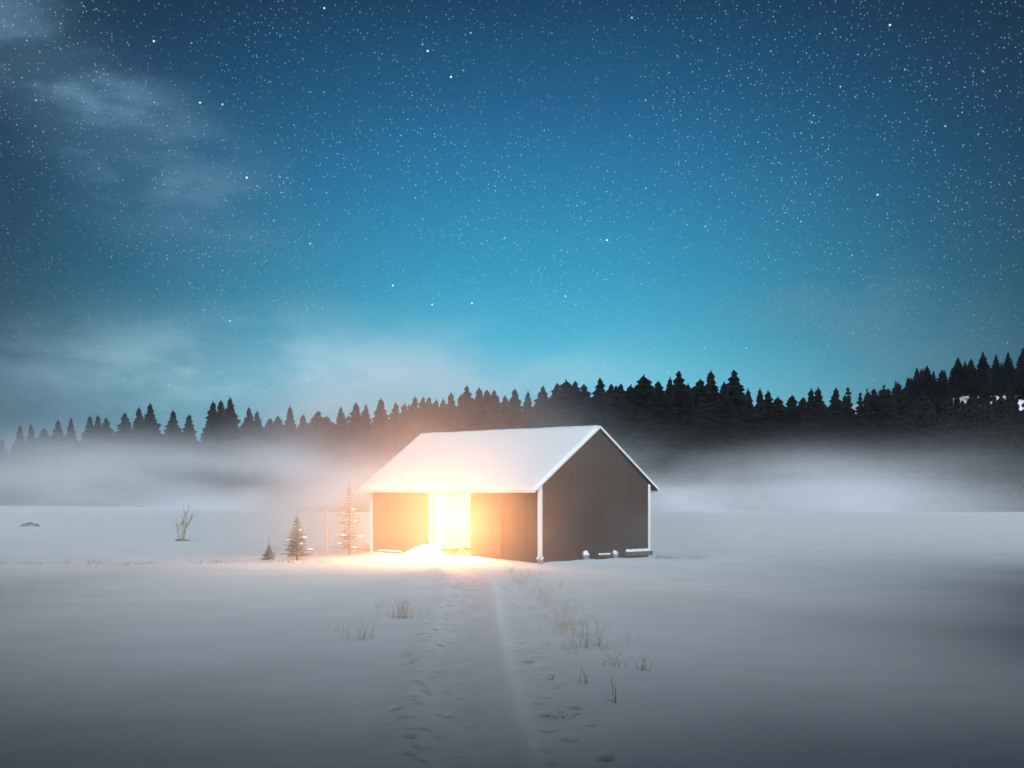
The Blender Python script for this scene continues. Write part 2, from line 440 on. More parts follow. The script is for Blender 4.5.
# thick snow with a soft uneven lip
def snow_sheet():
    mb = MB(); na, nb = 70, 44; rr = random.Random(3)
    top = []; bot = []
    for i in range(na + 1):
        for j in range(nb + 1):
            s = j / nb
            a = A0 - 0.03 + (A1 - A0 + 0.06) * i / na
            b = -0.47 + (BW + 0.94) * s
            bb = min(b, BW - b)
            ea = min(a - A0 + 0.03, A1 + 0.03 - a); eb = bb + 0.47
            edge = min(1, (max(0, min(ea, eb)) / 0.16)) ** 0.5
            t = 0.078 + (0.055 + 0.022 * mnoise.noise(Vector((a * 0.7, b * 0.7, 4))) + 0.012 * mnoise.noise(Vector((a * 2.5, b * 2.5, 8)))) * edge
            ridge = max(0, bb - (BW / 2 - 0.18)) ** 2 * 1.2
            sag = 0.018 * mnoise.noise(Vector((a * 1.3, 0, 1))) * (1 if eb < 0.01 else 0)
            top.append(lb(a, b + (sag if b < 1 else -sag), RZ(bb) + t - ridge))
            bot.append(lb(a, b, RZ(bb) + 0.072 - (0.0 if 0.05 < eb else 0.02)))
    idx = lambda i, j: i * (nb + 1) + j
    n = len(top); fs_ = []
    for i in range(na):
        for j in range(nb):
            fs_.append((idx(i,j), idx(i,j+1), idx(i+1,j+1), idx(i+1,j)))
            fs_.append((n+idx(i,j), n+idx(i+1,j), n+idx(i+1,j+1), n+idx(i,j+1)))
    for i in range(na):
        fs_.append((idx(i,0), idx(i+1,0), n+idx(i+1,0), n+idx(i,0))); fs_.append((idx(i,nb), n+idx(i,nb), n+idx(i+1,nb), idx(i+1,nb)))
    for j in range(nb):
        fs_.append((idx(0,j), n+idx(0,j), n+idx(0,j+1), idx(0,j+1))); fs_.append((idx(na,j), idx(na,j+1), n+idx(na,j+1), n+idx(na,j)))
    mb.add(top + bot, fs_); return mb
sc_ = snow_sheet().build('snow_cover', M['snow_pad'], roof, smooth=True)
# white barge boards on both gables, one per slope, and white eave boards
for mir in (False, True):
    for a0, a1 in ((A0 - 0.03, A0 - 0.004), (A1 + 0.004, A1 + 0.03)):
        m = MB(); slope(m, a0, a1, -0.42, BW / 2 - 0.003, -0.02, 0.066, mir); m.build('barge_board', M['white'], barn)
    m = MB()
    b0, b1 = (-0.452, -0.423) if not mir else (BW + 0.423, BW + 0.452)
    boxl(m, A0, A1, b0, b1, 2.66, 2.80); m.build('eave_board', M['white'], barn)
# white corner boards
for a, b, sa, sb in ((0, 0, -1, -1), (BL, 0, 1, -1), (0, BW, -1, 1), (BL, BW, 1, 1)):
    m = MB(); t = 0.03; wd = 0.10
    boxl(m, *sorted((a + sa * t, a - sa * wd)), *sorted((b + sb * 0.003, b + sb * (t + 0.003))), -0.15, RZ(0) - 0.05)
    boxl(m, *sorted((a + sa * 0.005, a + sa * (t + 0.002))), *sorted((b + sb * 0.001, b - sb * wd)), -0.15, RZ(0) - 0.03)
    m.build('corner_board', M['white'], barn)
# door frame, rail and the slid-open leaf
m = MB(); boxl(m, DOOR1 - 0.004, DOOR1 + 0.12, -0.032, -0.003, -0.1, 2.77); m.build('door_frame', M['white'], barn)
m = MB(); boxl(m, 1.9, DOOR1 + 0.3, -0.075, -0.045, 2.62, 2.70); m.build('door_rail', M['metal'], barn)
m = MB(); boxl(m, 2.05, DOOR0 + 0.02, -0.10, -0.05, 0.06, 2.60)
door = m.build('door', M['plank_door'], barn)
for z in (0.45, 2.2):
    m = MB(); boxl(m, 2.07, DOOR0, -0.128, -0.102, z, z + 0.14); m.build('door_batten', M['plank_door'], door)
m = MB(); m.tube([lb(DOOR0 - 0.12, -0.13, 1.0), lb(DOOR0 - 0.12, -0.17, 1.04), lb(DOOR0 - 0.12, -0.17, 1.26), lb(DOOR0 - 0.12, -0.13, 1.3)], [0.012] * 4); m.build('handle', M['metal'], door)
# rafters / tie beams seen through the doorway
for a in (1.7, 3.4, 5.1, 6.8, 8.5):
    m = MB(); boxl(m, a - 0.07, a + 0.07, TH + 0.02, BW - TH - 0.02, 2.66, 2.82); m.build('tie_beam', M['plank_y'], barn)

# ------------------------------------------------------------------ the lamp just inside the doorway
LAMP_W = 6500.0
HANG_W = 7000.0
def emis(name, col, st):
    mm = bpy.data.materials.new(name); mm.use_nodes = True; nt = mm.node_tree
    nt.nodes.remove(nt.nodes['Principled BSDF']); e = nt.nodes.new('ShaderNodeEmission')
    e.inputs[0].default_value = (*col, 1); e.inputs[1].default_value = st
    nt.links.new(e.outputs[0], nt.nodes['Material Output'].inputs[0]); return mm
lp = empty('lamp', bw(4.5, 0.06, 0.06))
tag(lp, 'bright warm lamp on a three-legged stand in the open barn doorway', 'lamp')
m = MB(); m.tube([(0, 0, 0.02), (0, 0, 1.15)], [0.02, 0.018]); m.build('stand', M['metal'], lp)
for k in range(3):
    a = k * 2.094; m = MB(); m.tube([(0, 0, 0.35), (0.28 * math.cos(a), 0.28 * math.sin(a), 0.01)], [0.014, 0.014]); m.build('leg', M['metal'], lp)
m = MB(); m.lump((0, 0, 1.32), (0.13, 0.13, 0.13), random.Random(1), 0.0, 16, 10)
m.build('bulb', emis('lamp_glow', (1.0, 0.37, 0.11), LAMP_W), lp, smooth=True)

hp = empty('lamp', bw(5.3, 2.2, 2.15))  # second lamp, added to fill the doorway with light
tag(hp, 'added lamp hung inside the barn behind the doorway to brighten the opening', 'lamp')
m = MB(); m.tube([(0, 0, 0.14), (0, 0, 0.55)], [0.008, 0.008], 5); m.build('cord', M['metal'], hp)
m = MB(); m.tube([(0, 0, 0.13), (0, 0, 0.2)], [0.06, 0.03], 10); m.build('cap', M['metal'], hp)
m = MB(); m.lump((0, 0, 0), (0.13, 0.13, 0.13), random.Random(1), 0.0, 16, 10)
m.build('bulb', emis('added_lamp_glow', (1.0, 0.56, 0.23), HANG_W), hp, smooth=True)
# added pale panels that bounce lamp light to brighten the doorway
m = MB(); e = TH + 0.02
boxl(m, e + 0.03, BL - e - 0.03, BW - e - 0.02, BW - e, 0.08, 2.6); m.build('bounce_panel', M['bounce'], barn)
for a in (e, BL - e - 0.02):
    m = MB(); boxl(m, a, a + 0.02, e + 0.01, BW - e - 0.03, 0.08, 2.6); m.build('bounce_panel', M['bounce'], barn)

# ------------------------------------------------------------------ things at the barn's foot
def stone(name, pos, r, label, cat, group=None, seed=1):
    rr = random.Random(seed); o = empty(name, pos)
    m = MB(); m.lump((0, 0, r[2] * 0.5), r, rr, 0.25); m.build('rock', M['stone'], o, smooth=True)
    m = MB(); m.lump((0, 0, r[2] * 1.05), (r[0] * 0.92, r[1] * 0.92, r[2] * 0.62), rr, 0.2); m.build('snow_cap', M['snow_pad'], o, smooth=True)
    return tag(o, label, cat, group)
stone('foundation_stone', bw(-0.32, 2.25, 0.03), (0.15, 0.13, 0.20), 'snow-capped stone at the foot of the gable wall, nearest to its middle', 'stone', 'stones along the barn foot', 2)
stone('foundation_stone', bw(-0.30, 4.05, 0.03), (0.13, 0.12, 0.18), 'small snow-capped stone beside the snowy beam at the gable foot', 'stone', 'stones along the barn foot', 3)
stone('foundation_stone', bw(-0.22, -0.22, 0.02), (0.15, 0.15, 0.14), 'snow-capped stone at the foot of the near white corner board', 'stone', 'stones along the barn foot', 4)
def beam(a0, b0, a1, b1, z, wd, label):
    p, q = bw(a0, b0, z), bw(a1, b1, z); o = empty('timber_beam', p, math.atan2((q - p).y, (q - p).x)); ln = (q - p).length
    m = MB(); m.box((0, -wd / 2, 0), (ln, wd / 2, wd)); m.build('timber', M['roof'], o)
    m = MB(); n = 14; pts = [(ln * (i / n), 0.01 * math.sin(i * 1.7), wd + 0.02 + 0.012 * math.sin(i * 2.3)) for i in range(n + 1)]
    m.tube(pts, [0.02] + [wd * (0.50 + 0.07 * math.sin(i * 1.9)) for i in range(1, n)] + [0.02], 8); m.build('snow_cap', M['snow_pad'], o, smooth=True)
    return tag(o, label, 'timber beam', 'snowy beams at the barn foot')
beam(-0.38, 4.62, -0.36, 6.25, 0.08, 0.17, 'dark beam under a thick snow cap at the right end of the gable foot')
beam(-0.30, 3.05, -0.30, 3.75, 0.10, 0.08, 'short thin snow-topped plank between two stones at the gable foot')
beam(7.9, -0.28, 9.5, -0.26, 0.05, 0.09, 'low snow-topped plank along the front wall left of the doorway')

# ------------------------------------------------------------------ conifers of the wood
def blades(mb, rr, h, rad, z0, levels, per, droop=0.35, fin=0.34, pw=0.75):
    for l in range(levels):
        f = (l + rr.uniform(-0.3, 0.3)) / levels; f = max(0, min(0.985, f))
        z = z0 + (h - z0) * f
        # crown profile: full low, slender top, uneven
        prof = rad * ((1 - f) ** pw) * (0.86 + 0.28 * rr.random()) + 0.10
        n = per if f < 0.8 else max(4, per - 2)
        a0 = rr.random() * 6.28
        for k in range(n):
            a = a0 + 6.283 * k / n + rr.uniform(-0.3, 0.3); r = prof * rr.uniform(0.72, 1.12)
            d = Vector((math.cos(a), math.sin(a), 0)); s = Vector((-d.y, d.x, 0))
            wv = r * fin + 0.08; dz = -r * droop * rr.uniform(0.6, 1.3)
            z_ = z + rr.uniform(-0.38, 0.30) * (1 - 0.6 * f)
            root = Vector((0, 0, z_ + 0.15)); mid = d * (r * 0.55) + Vector((0, 0, z_ + dz * 0.35)); tip = d * r + Vector((0, 0, z_ + dz * 0.8))
            mb.add([root, mid + s * wv, tip, mid - s * wv], [(0, 1, 2, 3)])
            mb.add([root + Vector((0, 0, 0.2)), mid + Vector((0, 0, 0.18)), tip, mid - Vector((0, 0, 0.35 + r * 0.18)), root - Vector((0, 0, 0.4))], [(0, 1, 2, 3, 4)])
PROTO = []
for k in range(7):
    rr = random.Random(100 + k)
    h = 16.0; rad = (4.3, 5.0, 4.0, 4.6, 5.3, 4.2, 5.0)[k]
    cm = MB(); blades(cm, rr, h, rad, 0.9, 40, 11, 0.32, 0.34, (0.86, 0.76, 0.92, 0.80, 0.74, 0.84, 0.78)[k])
    cm.tube([(0, 0, h - 1.2), (0, 0, h + 0.1)], [0.14, 0.04], 4)
    tm = MB(); tm.tube([(0, 0, -0.8), (0, 0, h * 0.5), (0, 0, h * 0.97)], [0.24, 0.15, 0.03], 6)
    e = empty('conifer', (0, 0, 0)); e.hide_render = False
    tm.build('trunk', M['bark'], e); cm.build('crown', M['needles'], e)
    PROTO.append(e)
USED = set()
def conifer(k, loc, height, rz, wide=1.0):
    if k in USED: o = copy_tree(PROTO[k])
    else: o = PROTO[k]; USED.add(k)
    s = height / 16.2
    o.location = loc; o.rotation_euler = (0, 0, rz); o.scale = (s * wide, s * wide, s)
    return o
SKY = [(2,438,.9),(20,424,.8),(31,423,.8),(44,427,1),(58,419,.9),(71,417,.75),(90,415,.9),(98,414,.8),(106,417,.9),(125,412,.9),(139,406,.6),(150,402,.8),(173,409,.9),(189,413,.8),
 (213,400,.7),(221,399,.8),(230,396,.6),(249,406,.65),(257,410,.7),(270,417,1),(278,415,1),(290,404,.6),(303,413,.8),(318,410,1),(327,415,1),(341,405,.8),(356,401,.8),(366,403,.6),(381,397,.8),(396,401,.8),
 (405,402,.9),(415,395,.7),(423,396,.6),(429,396,.6),(436,398,.8),(443,397,.9),(451,391,.8),(461,393,.9),(467,385,.6),(479,386,.9),(487,389,1),(494,389,.9),(505,394,.9),(515,387,.7),(528,390,.9),(543,385,.8),
 (557,382,1),(566,378,1.1),(575,380,1),(584,383,1),(600,377,.7),(611,383,1),(621,383,1),(631,383,1),(644,373,1.2),(658,380,1),(670,376,.9),(679,370,.7),(688,382,.9),(700,378,1.1),(711,369,.9),(724,380,.7),(734,369,.85),(748,387,.8),
 (760,387,.8),(768,389,.9),(778,395,1),(792,394,1.1),(803,396,1),(811,387,.6),(818,386,.9),(836,386,.75),(845,394,1),(861,398,.6),(867,392,.9),(874,388,.9),(882,389,1),(888,388,.9),(898,381,.9)]
HILL = [(909,377,.7),(917,367,.7),(927,365,.8),(942,369,.8),(958,357,.9),(965,361,.9),(971,358,.8),(983,351,.8),(996,354,.7),(1008,351,.9),(1023,347,.8)]
LOW = [(905,393,.9),(922,390,.8),(935,396,.8),(950,391,.9),(962,398,.8),(974,394,.9),(988,397,.8),(1001,391,.9),(1015,396,.9)]
ANCH = [(0, 'left edge of the photo'), (80, 'far-left skyline gap'), (182, 'bare shrub'), (245, 'dip beside triple spires'), (297, 'small snowy fir'), (362, "barn's left eave"), (425, "barn ridge's left end"), (473, 'doorway'),
        (540, "barn's near corner"), (600, "barn ridge's peak"), (658, "barn's right eave"), (722, 'gap between tall peaks'), (786, 'low stretch of skyline'), (855, 'sharp V-shaped skyline notch')]
ORD = ['nearest', 'second', 'third', 'fourth', 'fifth', 'sixth', 'seventh', 'eighth']
rngt = random.Random(21)
cnt = {}
jobs = []
for i, (px, py, wd) in enumerate(SKY):
    a = min(ANCH, key=lambda q: abs(q[0] - px)); side = 'left' if px < a[0] else 'right'
    jobs.append((px, py, wd, a, side))
order = {}
for j in jobs: order.setdefault((j[3][0], j[4]), []).append(j)
for key in order: order[key].sort(key=lambda j: abs(j[0] - key[0]))
for i, (px, py, wd, a, side) in enumerate(jobs):
    Y = rngt.uniform(222, 246); p = at(px, py, Y); gz = h_base(p.x, Y)
    near = [q for q in SKY if q[0] != px and abs(q[0] - px) < 26]
    tall = all(py <= q[1] for q in near) if near else True
    look = ('tall ' if tall else '') + ('slim' if wd <= 0.7 else 'broad' if wd >= 1 else 'pointed')
    rank = order[(a[0], side)].index((px, py, wd, a, side))
    o = conifer(rngt.choice((0, 2, 3, 5) if wd < 1 else (1, 3, 4, 6)), (p.x, Y, gz - 0.2), p.z - gz + 0.2, rngt.random() * 6.28, 0.80 + 0.58 * wd)
    tag(o, f"{look} dark conifer, its treetop nearest on the {side} above the {a[1]}" if rank == 0 else f"{look} dark conifer, {ORD[rank]} top {side} above the {a[1]}", 'conifer', 'conifers along the skyline')
NTH = ['first', 'second', 'third', 'fourth', 'fifth', 'sixth', 'seventh', 'eighth', 'ninth', 'tenth', 'eleventh']
for i, (px, py, wd) in enumerate(HILL):
    Y = rngt.uniform(322, 338); p = at(px, py, Y); gz = h_base(p.x, Y)
    hh = max(7.0, p.z - gz + 0.2)
    o = conifer(rngt.randrange(7), (p.x, Y, p.z - hh), hh, rngt.random() * 6.28, 0.9 + 0.5 * wd)
    tag(o, f"dark conifer above the snowy band on the right-hand hill, {NTH[i]} treetop from its left end", 'conifer', 'conifers on the hilltop')
for i, (px, py, wd) in enumerate(LOW):
    Y = rngt.uniform(252, 262); p = at(px, py, Y); gz = h_base(p.x, Y)
    o = conifer(rngt.randrange(7), (p.x, Y, gz - 0.2), p.z - gz + 0.2, rngt.random() * 6.28, 0.6 + 0.4 * wd)
    tag(o, f"dark conifer below the snowy band on the right-hand hill, {NTH[i]} treetop from its left end", 'conifer', 'conifers under the hillside clearing')
for k in range(7):
    if k not in USED: 
        for ch in list(PROTO[k].children): bpy.data.objects.remove(ch)
        bpy.data.objects.remove(PROTO[k])

# the depth of the wood behind them: one mass
VAL = [(-200,442),(0,448),(38,435),(80,445),(114,440),(130,428),(162,430),(200,435),(244,429),(263,425),(300,419),(331,416),(345,413),(400,406),(440,402),(470,397),(500,398),(550,395),(580,388),(640,384),(690,386),(745,394),(800,399),(830,399),(853,408),(866,398),(880,393),(900,394),(960,395),(1024,392),(1250,388)]
def val(px):
    for (a, ya), (b, yb) in zip(VAL, VAL[1:]):
        if a <= px <= b: return ya + (yb - ya) * (px - a) / (b - a)
    return 400
def mass(name, spots, kind_label, seed):
    rr = random.Random(seed); mb = MB()
    shapes = []
    for k in range(5):
        q = MB(); blades(q, rr, 16.0, (2.6, 3.2, 2.9, 3.5, 2.4)[k], 0.3, 22, 7, fin=0.42); q.tube([(0, 0, -0.8), (0, 0, 15)], [0.22, 0.04], 5); shapes.append(q)
    for (x, y, z, h, wd) in spots:
        q = rr.choice(shapes); a = rr.random() * 6.28; s = h / 16.0; ca, sa = math.cos(a) * s * wd, math.sin(a) * s * wd
        mb.add([(x + vx * ca - vy * sa, y + vx * sa + vy * ca, z + vz * s) for vx, vy, vz in q.v], q.f)
    o = mb.build(name, M['needles']); tag(o, kind_label, 'woodland', kind='stuff'); return o
spots = []; rr = random.Random(55)
for row, Y0 in enumerate((240, 247, 254, 262, 270)):
    X = -140
    while X < 140:
        Y = Y0 + rr.uniform(-3, 3); px = 512 + X / Y * F
        top = at(px, val(px) + rr.uniform(-4, 7) + (3 if row % 2 else 0), Y); gz = h_base(X, Y)
        spots.append((X, Y, gz - 0.2, max(6, top.z - gz), rr.uniform(1.0, 1.35)))
        X += rr.uniform(2.6, 4.4)
for row, Y0 in enumerate((336, 345, 354)):
    X = 88
    while X < 165:
        Y = Y0 + rr.uniform(-3, 3); px = 512 + X / Y * F
        gz = h_base(X, Y)
        top = at(px, 364 - 8 * smst(940, 1010, px) + 18 * smst(930, 880, px) + rr.uniform(0, 8), Y)
        spots.append((X, Y, gz - 0.3, max(5, top.z - gz), rr.uniform(1.0, 1.3)))
        X += rr.uniform(2.8, 4.6)
for Y0 in (290, 300, 310, 320, 328):       # young trees added over the hillside clearing to darken it in place of shade
    X = 62
    while X < 160:
        Y = Y0 + rr.uniform(-4, 4); gap = mnoise.noise(Vector((X * 0.16, Y * 0.05, 2)))
        if gap < 2.0: spots.append((X, Y, h_base(X, Y) - 0.3, rr.uniform(4.0, 7.0), rr.uniform(1.3, 1.7)))
        X += rr.uniform(1.2, 2.4)
mass('forest', spots, 'dark forest belt behind the fog, filling in below the treetops', 5)

# added unseen wood round the camera, its heights shaped to shade the near snow
spots = []; rr = random.Random(77)
for y0, st in ((-9, 3.2), (-13, 3.4), (-18, 3.6), (-24, 4.0), (-31, 4.4)):
    x = -70
    while x < 70:
        spots.append((x, y0 + rr.uniform(-1.6, 1.6), -0.2, rr.uniform(20, 24) * (0.855 + 0.185 * smst(4, 17, abs(x - 6)) + 0.34 * smst(14, 32, abs(x - 5))), rr.uniform(1.1, 1.4))); x += st * rr.uniform(0.7, 1.3)
for k in range(150):
    y = -10 + 64 * rr.random() ** 1.5; x = 0.385 * max(y, 4) + 4.2 + abs(rr.gauss(0, 9))
    hh = rr.uniform(14, 22) * (1 - 0.62 * smst(8, 62, y))
    right = k % 5 < 2
    if right and y > 30: continue
    x += 4.5 if right else 2.0
    spots.append((x if right else -x, y, -0.2, hh, rr.uniform(0.8, 1.1)))
mass('shade_wood', spots, 'added unseen conifer wood around the camera, shading the near snow', 9)

# ------------------------------------------------------------------ young firs, shrub, pole beside the barn
def young_fir(px, py, Y, h, rad, seed, label, sparse=1.0, snow=True, lead=0.10):
    rr = random.Random(seed); x = (px - 512) / F * Y; gz = ground(x, Y)
    o = empty('young_fir', (x, Y, gz)); tag(o, label, 'fir tree', 'young firs left of the barn')
    t = MB(); t.tube([(0, 0, -0.1), (0.01, 0, h * 0.5), (0, 0.01, h + lead)], [0.035, 0.024, 0.006], 6); t.build('trunk', M['bark'], o)
    cr = MB(); pads = []; lev = int(24 * sparse * max(1, h / 2))
    for l in range(lev):
        f = l / lev; z = 0.10 * h + 0.88 * h * f; r0 = rad * (1 - f) ** 0.9 + 0.03
        n = rr.choice((4, 5, 6)); a0 = rr.random() * 6.28
        for k in range(n):
            a = a0 + 6.283 * k / n + rr.uniform(-0.35, 0.35); r = r0 * rr.uniform(0.55, 1.15)
            d = Vector((math.cos(a), math.sin(a), 0)); s = Vector((-d.y, d.x, 0)); lift = rr.uniform(-0.05, 0.30)
            b0 = Vector((0, 0, z)); b1 = b0 + d * r + Vector((0, 0, r * lift - 0.04))
            cr.tube([b0, (b0 + b1) / 2 - Vector((0, 0, 0.015)), b1], [0.012, 0.009, 0.004], 4)
            ns = max(3, int(r / 0.055))
            for q in range(ns):
                t_ = (q + 0.6) / ns; c = b0.lerp(b1, t_); ln = 0.19 * min(1, 0.35 + h / 2.6) * (1.05 - 0.72 * f) * (1.1 - t_ * 0.6) * rr.uniform(0.7, 1.3)
                for sg in (-1, 1):
                    tip = c + (s * sg * 0.9 + d * 0.6).normalized() * ln + Vector((0, 0, rr.uniform(-0.03, 0.015)))
                    wv = d * 0.026
                    cr.add([c - wv, tip, c + wv, c + Vector((0, 0, -0.035))], [(0, 1, 2), (0, 3, 1), (2, 1, 3)])
            if snow and rr.random() < 0.10 and r > 0.16:
                c = b0.lerp(b1, rr.uniform(0.5, 0.8)); pads.append((c, r))
    cr.build('crown', M['needles_pale'], o)
    for c, r in pads:
        sn = MB(); sn.lump((c.x, c.y, c.z + 0.025), (0.05 + 0.12 * r, 0.05 + 0.12 * r, 0.04), rr, 0.25, 8, 5); sn.build('snow', M['snow_pad'], o, smooth=True)
    return o
young_fir(297, 560, 53.5, 1.82, 0.60, 11, 'full young snow-dusted fir, middle one of the three small firs left of the barn')
young_fir(349, 555, 57.2, 3.0, 0.72, 12, "tallest young fir, thin and sparse, close beside the barn's left corner", 0.60)
young_fir(269, 559, 54.2, 0.62, 0.30, 13, 'smallest young fir, a low dark tuft left of the others', 0.8, False, 0.32)

x, Y = (327 - 512) / F * 56.5, 56.5
o = empty('sapling', (x, Y, ground(x, Y))); tag(o, 'thin bare sapling trunk between the two larger young firs', 'sapling')
m = MB(); m.tube([(0, 0, -0.1), (-0.02, 0, 0.6), (-0.03, 0, 1.3), (-0.01, 0, 2.3)], [0.034, 0.028, 0.020, 0.006], 6); m.build('trunk', M['twig'], o)
for z, a, l in ((0.9, 0.4, 0.22), (1.2, 3.4, 0.28), (1.5, 1.2, 0.3), (1.75, 4.2, 0.25), (1.95, 2.4, 0.2)):
    m = MB(); m.tube([(-0.02, 0, z), (l * math.cos(a), l * math.sin(a), z + l * 1.3)], [0.012, 0.003], 4); m.build('branch', M['twig'], o)

def bare_shrub(px, Y, h, seed, n, spread, label, name='bare_shrub', thick=0.03):
    rr = random.Random(seed); x = (px - 512) / F * Y; o = empty(name, (x, Y, ground(x, Y)))
    tag(o, label, 'shrub')
    def grow(mb, p, d, l, r, lev):
        q = p + d * l; mid = p.lerp(q, 0.5) + Vector((rr.uniform(-1, 1), rr.uniform(-1, 1), rr.uniform(-.3, .6))) * l * 0.05
        mb.tube([p, mid, q], [r, r * 0.8, r * 0.55], 5)
        if lev:
            for _ in range(rr.choice((2, 3))):
                dd = (d + Vector((rr.uniform(-1, 1), rr.uniform(-1, 1), rr.uniform(-0.2, 0.7))) * 0.65).normalized()
                grow(mb, p.lerp(q, rr.uniform(0.45, 1.0)), dd, l * rr.uniform(0.45, 0.7), r * 0.5, lev - 1)
    for k in range(n):
        mb = MB(); a = rr.random() * 6.28
        d = Vector((math.cos(a) * spread * rr.uniform(.3, 1), math.sin(a) * spread * rr.uniform(.3, 1), 1)).normalized()
        grow(mb, Vector((0.07 * math.cos(a), 0.07 * math.sin(a), -0.05)), d, h * rr.uniform(0.5, 0.75), thick, 3)
        mb.build('stem', M['twig'], o)
    return o
sh = bare_shrub(182, 73.0, 1.75, 31, 5, 0.40, 'bare multi-stemmed shrub standing alone in the snow at left', thick=0.042)
m = MB(); m.lump((0, 0, 0.0), (0.42, 0.3, 0.10), random.Random(2), 0.25); m.build('root_mound', M['stone'], sh, smooth=True)

x, Y = (30 - 512) / F * 101, 101
o = stone('boulder', (x, Y, ground(x, Y) - 0.08), (0.66, 0.5, 0.22), 'low dark boulder half buried in the snow at far left', 'boulder', None, 8)
o.children[1].scale = (0.55, 0.6, 0.9)

# ------------------------------------------------------------------ dry grass
def tuft(mb, rr, x, y, n, h, sp, lean=0.5, wd=0.0048):
    g = ground(x, y)
    for _ in range(n):
        a = rr.random() * 6.28; r = abs(rr.gauss(0, sp)); px_, py_ = x + r * math.cos(a), y + r * math.sin(a)
        hh = h * rr.uniform(0.35, 1.1); d = Vector((rr.uniform(-1, 1), rr.uniform(-1, 1), 0)) * lean * hh
        p = Vector((px_, py_, g - 0.03)); q = p + d * 0.35 + Vector((0, 0, hh * 0.65)); t = p + d + Vector((0, 0, hh * rr.uniform(0.75, 1.0)))
        mb.tube([p, q, t], [wd, wd * 0.8, wd * 0.4], 3)
def tuft_thing(px, py, n, h, sp, seed, label, lean=0.5, m_='straw', name='grass_tuft', cat='dry grass', group='dry plants beside the track', wd=0.0048):
    Y = F * EYE / (py - 489); x = (px - 512) / F * Y; mb = MB(); rr = random.Random(seed)
    tuft(mb, rr, x, Y, n, h, sp, lean, wd)
    o = mb.build(name, M[m_]); return tag(o, label, cat, group)
tuft_thing(401, 617, 70, 0.55, 0.20, 41, 'pale bushy dry grass tuft left of the track, nearest to the doorway', 0.6)
tuft_thing(378, 606, 14, 0.45, 0.14, 42, 'thin faint grass tuft just left of the pale bushy one', 0.5)
tuft_thing(362, 638, 26, 0.50, 0.22, 43, 'sparse drooping grass tuft lowest on the left of the track', 0.8)
tuft_thing(345, 632, 10, 0.42, 0.12, 44, 'few thin stalks at the far left of the grass tufts by the track', 0.5)
tuft_thing(586, 646, 7, 0.52, 0.08, 45, 'group of dark upright stalks at the lower end of the right-hand grass verge', 0.25, 'twig', 'dry_stalk', wd=0.0048)
tuft_thing(597, 645, 3, 0.62, 0.05, 46, 'pair of tall dark stalks, one with a seed head, right of the upright group', 0.3, 'twig', 'dry_stalk', wd=0.0048)
tuft_thing(590, 682, 5, 0.34, 0.07, 47, 'short dark stalk with a side twig left of the lone twig', 0.7, 'twig', 'dry_stalk', wd=0.005)
tuft_thing(551, 678, 4, 0.12, 0.03, 48, 'tiny dark stub poking from the snow right of the track ridge', 0.5, 'twig', 'dry_stalk', wd=0.012)
tuft_thing(615, 700, 5, 0.44, 0.025, 49, 'lone dark upright twig nearest to the viewer right of the track', 0.22, 'twig', 'dry_stalk', wd=0.0048)
tuft_thing(643, 669, 8, 0.28, 0.10, 50, 'faint low stalks farthest right of the track', 0.6, 'twig', 'dry_stalk', wd=0.0048)
tuft_thing(615, 664, 9, 0.26, 0.12, 51, 'low bent stalks just above and right of the lone twig', 0.9, 'twig', 'dry_stalk', wd=0.005)
tuft_thing(560, 715, 12, 0.16, 0.10, 52, 'flattened dark stalks lying beside the footprints right of the ridge', 1.3, 'twig', 'dry_stalk', wd=0.0048)
mb = MB(); rr = random.Random(61)
for i in range(210):
    t = rr.random(); py = 568 + 84 * t ** 1.1; px = 516 + 78 * t + rr.gauss(0, 9 + 9 * t)
    Y = F * EYE / (py - 489); x = (px - 512) / F * Y
    tuft(mb, rr, x, Y, rr.randint(3, 8), rr.uniform(0.15, 0.42), 0.14, 0.6, 0.0036)
o = mb.build('dry_grass', M['straw']); tag(o, 'pale dry grass verge running down the right side of the track', 'grass', kind='stuff')
mb = MB(); rr = random.Random(62)
for i in range(150):
    px = rr.choice((rr.uniform(262, 335), rr.uniform(90, 150), rr.uniform(0, 90), rr.uniform(190, 260), rr.uniform(262, 335)))
    py = 565 - 3.5 * (px / 330) + rr.gauss(0, 0.9)
    Y = F * EYE / (py - 489); x = (px - 512) / F * Y
    tuft(mb, rr, x, Y, rr.randint(2, 5), rr.uniform(0.05, 0.16), 0.2, 0.9, 0.008)
for i in range(60):
    px = rr.choice((rr.uniform(655, 672), rr.uniform(680, 704), rr.uniform(652, 704)))
    py = 557.5 + rr.gauss(0, 0.7); Y = F * EYE / (py - 489); x = (px - 512) / F * Y
    tuft(mb, rr, x, Y, rr.randint(2, 5), rr.uniform(0.05, 0.15), 0.15, 0.9, 0.009)
o = mb.build('stubble', M['twig']); tag(o, 'thin dark line of stubble poking through the snow level with the barn', 'stubble', kind='stuff')

